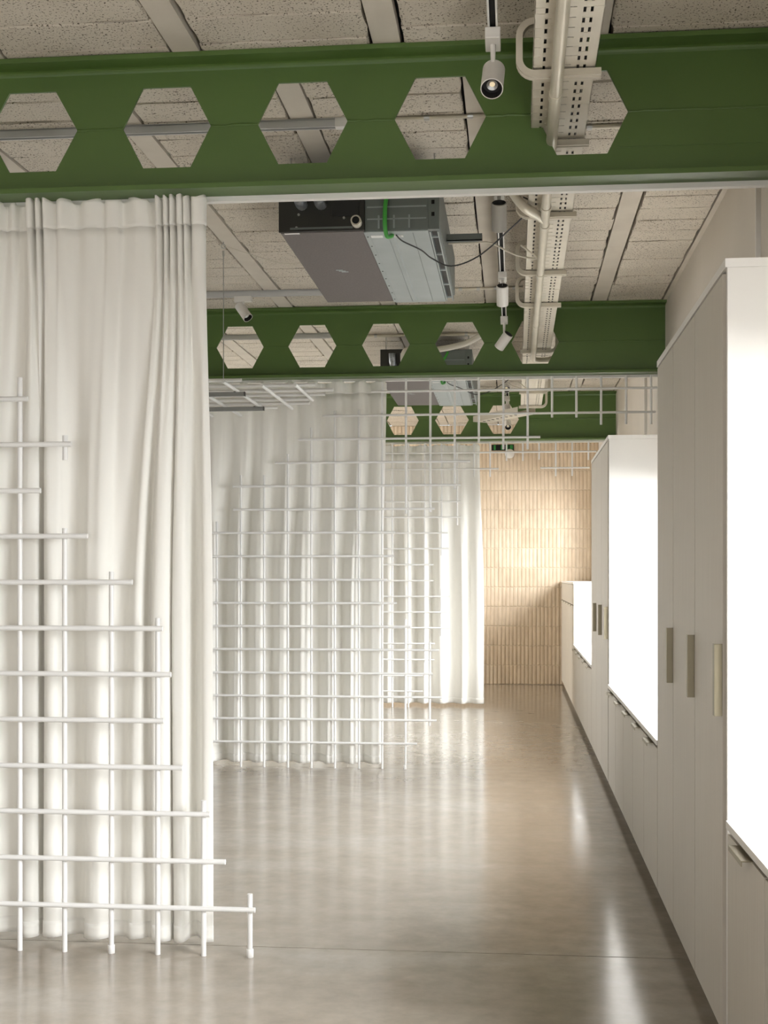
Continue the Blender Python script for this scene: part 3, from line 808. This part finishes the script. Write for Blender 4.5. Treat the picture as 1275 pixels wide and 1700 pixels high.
# ceiling conduits crossing the room
def conduit(u, v, x0, x1, r, label, mat='pipe'):
    p = onZ(u, v, ZC-r); t = thing('ceiling_conduit', label, 'conduit', ((x0+x1)/2, p.y, ZC-2*r), 'thin conduits on the ceiling')
    MB().tube([(x0, p.y, ZC-r), (x1, p.y, ZC-r)], r, 10).build('tube', mat, t, smooth=True)
    n = 4
    for k in range(n):
        x = x0+(x1-x0)*(k+.5)/n; MB().tube([(x-.012, p.y, ZC-r), (x+.012, p.y, ZC-r)], r+.003, 10).build('clip', 'steel', t)
conduit(750, 194, onZ(600, 194, ZC).x, onZ(890, 190, ZC).x, .009, 'thin conduit seen through the fourth opening of the nearest beam')
conduit(1000, 210, onZ(940, 210, ZC).x, XW-.06, .011, 'thin conduit seen through the last opening of the nearest beam')
conduit(800, 479, onZ(750, 479, ZC).x, onZ(868, 478, ZC).x, .010, 'thin ceiling conduit right of the ceiling unit before the middle beam')
conduit(660, 557, onZ(600, 557, ZC).x, onZ(800, 556, ZC).x, .014, 'thin conduit seen through the third opening of the middle beam')

# ------------------------------------------------------------------ ducted ceiling units
def ac(dy, label, detail=True):
    zb = 2.985; zt = zb+.245
    a, b = onZ(463, 385, zb), onZ(730, 383, zb); yb = onZ(650, 500, zb).y
    x0, x1, y0 = a.x, b.x, (a.y+b.y)/2+dy; y1 = yb+dy; xm = onZ(605, 382, zb).x
    t = thing('ceiling_unit', label, 'air conditioner', ((x0+x1)/2, (y0+y1)/2, zb), 'ducted ceiling units')
    MB().box(x0, xm, y0+.004, y1, zb+.006, zt).build('fan_casing', 'galv_dark', t)
    MB().box(x0+.004, xm-.002, y0+.004, y1-.002, zb, zb+.006).build('felt_bottom', 'felt', t)
    e = MB().box(x0-.004, xm, y0-.012, y0+.004, zb+.002, zt+.01).build('end_panel', 'dark_panel', t, bev=.002)
    MB().box(x0+.62*(xm-x0), xm-.025, y0-.024, y0-.0122, zb+.068, zt-.02).build('terminal_cover', 'black', e, bev=.002)
    MB().box(x0+.72*(xm-x0), xm-.06, y0-.0252, y0-.0242, zb+.150, zb+.19).build('label_plate', 'galv', e)
    MB().box(x0+.72*(xm-x0), x0+.72*(xm-x0)+.03, y0-.0262, y0-.0253, zb+.150, zb+.19).build('blue_sticker', 'blue', e)
    MB().box(x0+.05, x0+.34, y0-.018, y0-.0122, zb+.012, zb+.020).build('ledge', 'galv_dark', e)
    for px, pz in ((.09, .07), (.09, .12), (.30, .09), (.30, .05), (.36, .02), (.08, .01)):
        MB().tube([(x0+px, y0-.017, zb+pz+.01), (x0+px, y0-.012, zb+pz+.01)], .006, 8).build('screw', 'steel', e)
    for px, r, mt in ((.105, .027, 'foil'), (.195, .027, 'foil')):
        c = Vector((x0+px, y0-.02, zb+.125))
        MB().tube(crom([c+Vector((0, .01, 0)), c+Vector((0, -.05, 0)), c+Vector((0, -.09, .015)), c+Vector((0, -.115, .05)), c+Vector((0, -.12, .075))], 4), r, 12).build('insulated_pipe', mt, t, smooth=True)
    c = Vector((xm-.035, y0-.012, zb+.035)); MB().tube([c, c+Vector((0, -.05, 0))], .024, 14).build('drain_socket', 'tray', t, smooth=True)
    MB().tube([c+Vector((0, -.048, 0)), c+Vector((0, -.0515, 0))], .017, 14).build('drain_bore', 'void', t)
    # coil casing in galvanised sheet
    MB().box(xm, x1-.05, y0, y1+.02, zb+.001, zt).build('coil_casing', 'galv_dark', t, bev=.002)
    MB().box(xm+.004, x1-.052, y0+.002, y1+.018, zb-.005, zb+.0005).build('drain_pan', 'galv', t, bev=.0015)
    MB().prism([(xm+.10, zb-.005), (xm+.106, zb-.012), (xm+.124, zb-.012), (xm+.13, zb-.005)], 'y', y0+.06, y1-.03).build('pressed_rib', 'galv', t)
    MB().box(x1-.125, x1-.1225, y0+.03, y1, zb-.0065, zb-.0052).build('seam', 'galv_dark', t)
    MB().box(xm-.006, xm+.016, y0+.004, y1, zb-.006, zb-.001).build('edge_angle', 'galv', t)
    for k in range(9):
        yy = y0+.08+(y1-y0-.16)*k/8; MB().tube([(xm+.005, yy, zb-.008), (xm+.005, yy, zb-.005)], .004, 6).build('screw', 'dark_panel', t)
    MB().box(xm+.02, xm+.075, y0+.06, y0+.10, zb-.0062, zb-.0052).build('rating_label', 'paper', t)
    l = MB().box(xm+.11, xm+.17, y0+.065, y0+.10, zb-.0062, zb-.0052).build('barcode_label', 'paper', t)
    for k in range(9):
        xx = xm+.115+.0055*k; MB().box(xx, xx+.0015+.001*(k % 2), y0+.07, y0+.095, zb-.0068, zb-.0063).build('barcode_bar', 'print', l)
    MB().box(x0+.02, x0+.09, y0-.0005, y0+.02, zb-.0015, zb+.0).build('paper_tag', 'paper', t)
    q = MB()
    for k in range(3): q.box(x0+.16+.012*k, x0+.165+.012*k+.03, y0+.73+.02*k, y0+.745+.02*k, zb-.001, zb)
    q.build('tape_mark', 'galv', t)
    for k in range(3):
        zz = zb+.05+.055*k; MB().box(xm+.01, x1-.06, y0-.004, y0, zz, zz+.006).build('front_crease', 'galv', t)
        MB().box(xm+.06+.07*k, xm+.068+.07*k, y0-.004, y0, zb+.01, zb+.07).build('front_clip', 'galv', t)
    # open flange with slots on the right side
    MB().box(x1-.05, x1, y0-.004, y0+.03, zb+.0, zt).build('corner_post', 'galv_dark', t, bev=.001)
    for k in range(3): MB().box(x1-.036, x1-.022, y0-.0055, y0-.0042, zb+.06+.055*k, zb+.078+.055*k).build('post_slot', 'void', t)
    MB().box(x1-.048, x1-.042, y0+.03, y1+.01, zb-.004, zb+.03).build('flange_rail', 'galv', t)
    MB().box(x1-.012, x1-.006, y0+.03, y1+.01, zb-.004, zb+.03).build('flange_rail', 'galv', t)
    MB().box(x1-.006, x1, y0+.03, y1+.02, zb+.03, zt).build('side_panel', 'galv_dark', t)
    MB().box(x1-.041, x1-.013, y0+.03, y1, zb+.02, zb+.024).build('filter_bed', 'black', t)
    for k in range(5):
        yy = y0+.12+(y1-y0-.2)*k/4; MB().box(x1-.047, x1-.007, yy, yy+.016, zb-.003, zb+.004).build('cross_tie', 'galv', t)
    for xx in (x0+.03, x1-.03):
        for yy in (y0+.12, y1-.12): MB().tube([(xx, yy, zt-.01), (xx, yy, ZC+.004)], .004, 6).build('threaded_rod', 'steel', t)
    return x0, x1, y0, y1, zb, zt, xm
A1 = ac(0, 'grey ducted ceiling unit between the nearest and middle beams')
A2 = ac(YB[1]-YB[0]-.05, 'grey ducted ceiling unit beyond the middle beam')
for (x0, x1, y0, y1, zb, zt, xm), w in ((A1, 'nearer'), (A2, 'farther')):
    pth = [(xm+.15, y0-.02, zt-.02), (xm+.125, y0-.025, zt-.07), (xm+.10, y0-.03, zb+.13), (xm+.095, y0-.028, zb+.03), (xm+.10, y0+.0, zb-.022), (xm+.115, y0+.03, zb-.02), (xm+.122, y0+.045, zb-.009)]
    o = MB().tube(crom(pth, 6), .010, 10).build('green_hose', 'hose', smooth=True)
    tag(recenter(o), 'green hose hanging at the end of the %s ceiling unit' % w, 'hose', 'green hoses of the ceiling units')
    pth = [(xm+.14, y0+.05, zb-.009), (xm+.165, y0+.12, zb-.02), (xm+.24, y0+.25, zb-.03), (x1-.06, y0+.42, zb-.03), (x1+.03, y0+.50, zb-.05), (x1+.16, y0+.45, zb-.02), (x1+.30, y0+.25, zb+.04), (x1+.42, y0+.1, zb+.12), (XT0-.02, y0, ZTY+.05)]
    o = MB().tube(crom(pth, 6), .0035, 6).build('black_cable', 'black', smooth=True)
    tag(recenter(o), 'loose black cable from the %s ceiling unit to the cable tray' % w, 'cable', 'loose cables')
    # strut arm carrying a pale cable
    yy = y0+.62
    o = MB().box(x1+.002, x1+.18, yy-.02, yy+.02, zb+.10, zb+.105).box(x1+.002, x1+.18, yy-.02, yy-.016, zb+.10, zb+.135).box(x1+.002, x1+.18, yy+.016, yy+.02, zb+.10, zb+.135).build('strut_arm', 'galv_dark')
    tag(recenter(o), 'short galvanised strut arm beside the %s ceiling unit' % w, 'strut', 'strut arms of the ceiling units')
    pth = [(x1+.01, yy, zb+.092), (x1+.12, yy, zb+.092), (x1+.22, yy-.02, zb+.085), (x1+.34, yy+.0, zb+.03), (x1+.45, yy-.05, zb-.005), (XT0-.03, yy-.06, zb+.06)]
    o = MB().tube(crom(pth, 6), .005, 6).build('pale_cable', 'tray', smooth=True)
    tag(recenter(o), 'pale cable drooping from the %s ceiling unit towards the tray' % w, 'cable', 'loose cables')
x0, x1, y0, y1, zb, zt, xm = A2
o = MB().tube(crom([(x0+.2, y0-.16, zb+.10), (x0+.2, y0-.16, zb+.19), (x0+.25, y0-.13, zb+.23), (x0+.45, y0-.15, zb+.22), (x1-.05, y0-.18, zb+.26), (x1+.12, y0-.22, zb+.33), (XT0-.05, y0-.3, zb+.345)], 6), .024, 12).build('drain_pipe', 'plaster_white', smooth=True)
tag(recenter(o), 'white drain pipe seen through the openings of the middle beam', 'pipe')

# ------------------------------------------------------------------ hanging rod canopy with linear lights
ZH = 2.545
cb = onZ(371, 633, ZH)
t = thing('rod_canopy', 'white horizontal rod canopy hanging by wires behind the near curtain', 'rod canopy', (cb.x, cb.y, ZH))
for v, ue in ((631, 401), (638.5, 524), (647, 553), (654.5, 540), (662.5, 518), (669, 514), (676.5, 461)):
    p = onZ(ue, v, ZH); q = -3.2
    rod(t, (q, p.y, ZH), (p.x, p.y, ZH), .0105, 'cross_rod')
for ua, va, ub, vb in ((371, 633, 433.5, 676), (435.5, 639, 483.5, 677.5), (491, 638, 517.5, 663.5)):
    a, b = onZ(ua, va, ZH-.018), onZ(ub, vb, ZH-.018); x = (a.x+b.x)/2
    rod(t, (x, a.y, ZH-.018), (x, b.y, ZH-.020), .0105, 'long_rod')
xa = onZ(371, 633, ZH).x
for k in range(1, 6): rod(t, (xa-.205*k, cb.y+.15, ZH-.018), (xa-.205*k, cb.y+1.45, ZH-.020), .0105, 'long_rod')
for k, (v, ue) in enumerate(((657, 406), (681, 437.5))):
    p = onZ(ue, v, ZH-.058); z = ZH-.060
    t2 = thing('linear_light', 'grey linear light fixed under the hanging rod canopy, %s one' % ('nearer', 'farther')[k], 'light', (p.x-.6, p.y, z), 'linear lights of the canopy')
    MB().box(p.x-1.5, p.x, p.y-.016, p.y+.016, z, z+.024).build('profile', 'grey_led', t2, bev=.002)
    MB().box(p.x-1.495, p.x-.005, p.y-.011, p.y+.011, z-.001, z-.0001).build('diffuser', 'grey_led', t2)
    MB().box(p.x-.0, p.x+.004, p.y-.017, p.y+.017, z-.001, z+.025).build('end_cap', 'dark_panel', t2)
    for q in (.06, .6): MB().box(p.x-q-.006, p.x-q+.006, p.y-.004, p.y+.004, z+.0245, ZH-.031).build('clip', 'dark_panel', t2)
for (uh, vh), w in (((371, 405), 'farther'), ((336.5, 362), 'nearer')):
    p = onZ(uh, vh, ZC-.01)
    t3 = thing('hanging_wire', 'thin hanging wire with a ceiling eyelet carrying the rod canopy, %s one' % w, 'wire', (p.x, p.y, ZH), 'wires of the canopy')
    MB().tube([(p.x, p.y, ZH+.008), (p.x, p.y, ZC-.05)], .0028, 6).build('wire', 'steel', t3)
    ring = [(p.x+.012*math.cos(q), p.y, ZC-.025+.012*math.sin(q)) for q in [k*math.pi/6 for k in range(13)]]
    MB().tube(ring, .003, 6).build('eyelet', 'steel', t3); MB().tube([(p.x, p.y, ZC-.013), (p.x, p.y, ZC+.006)], .004, 6).build('hook_shank', 'steel', t3)
    MB().tube([(p.x, p.y, ZC-.085), (p.x, p.y, ZC-.05)], .006, 8).build('ferrule', 'steel', t3)
pa, pb = onZ(372, 408, ZC-.012), onZ(500, 436, ZC-.012)
o = MB().tube(crom([pa, pa.lerp(pb, .4)-Vector((0, 0, .02)), pa.lerp(pb, .75)-Vector((0, 0, .03)), pb], 5), .002, 6).build('thin_cable', 'tray', smooth=True)
tag(recenter(o), 'thin pale cable crossing the ceiling from the canopy wire to the ceiling unit', 'cable')

# ------------------------------------------------------------------ end wall fittings
p0, p1 = onY(816, 748, YW-.03), onY(853, 738, YW-.03)
t = thing('wall_vent', 'dark opening with green fittings high on the tiled end wall', 'wall opening', ((p0.x+p1.x)/2, YW-.03, p0.z))
MB().box(p0.x, p1.x, YW-.032, YW+.0, p0.z, p1.z).build('opening', 'void', t)
for k, w in ((.10, .05), (.42, .09), (.66, .05), (.82, .08)):
    x = p0.x+(p1.x-p0.x)*k; MB().box(x, x+w*.5, YW-.038, YW-.0325, p0.z+.008, p1.z-.006).build('green_strip', 'exit_green', t)
c = onY(846, 753, YW-.10)
t = thing('wall_speaker', 'round white fitting below the dark opening on the tiled end wall', 'wall fitting', (c.x, YW-.05, c.z-.06))
n = 24
prof = [(0, .0), (.035, .004), (.055, .02), (.062, .045), (.060, .07)]
m = MB(); vs = []
for r, d in prof:
    for k in range(n): vs.append((c.x+max(r, .001)*math.cos(2*math.pi*k/n), YW-.12+d, c.z+max(r, .001)*math.sin(2*math.pi*k/n)))
m.add(vs, [(i*n+k, i*n+(k+1) % n, (i+1)*n+(k+1) % n, (i+1)*n+k) for i in range(len(prof)-1) for k in range(n)]); m.build('dome', 'spot_white', t, smooth=True)
MB().tube([(c.x-.03, YW-.06, c.z), (c.x-.03, YW-.012, c.z)], .03, 12).build('mount', 'black', t)
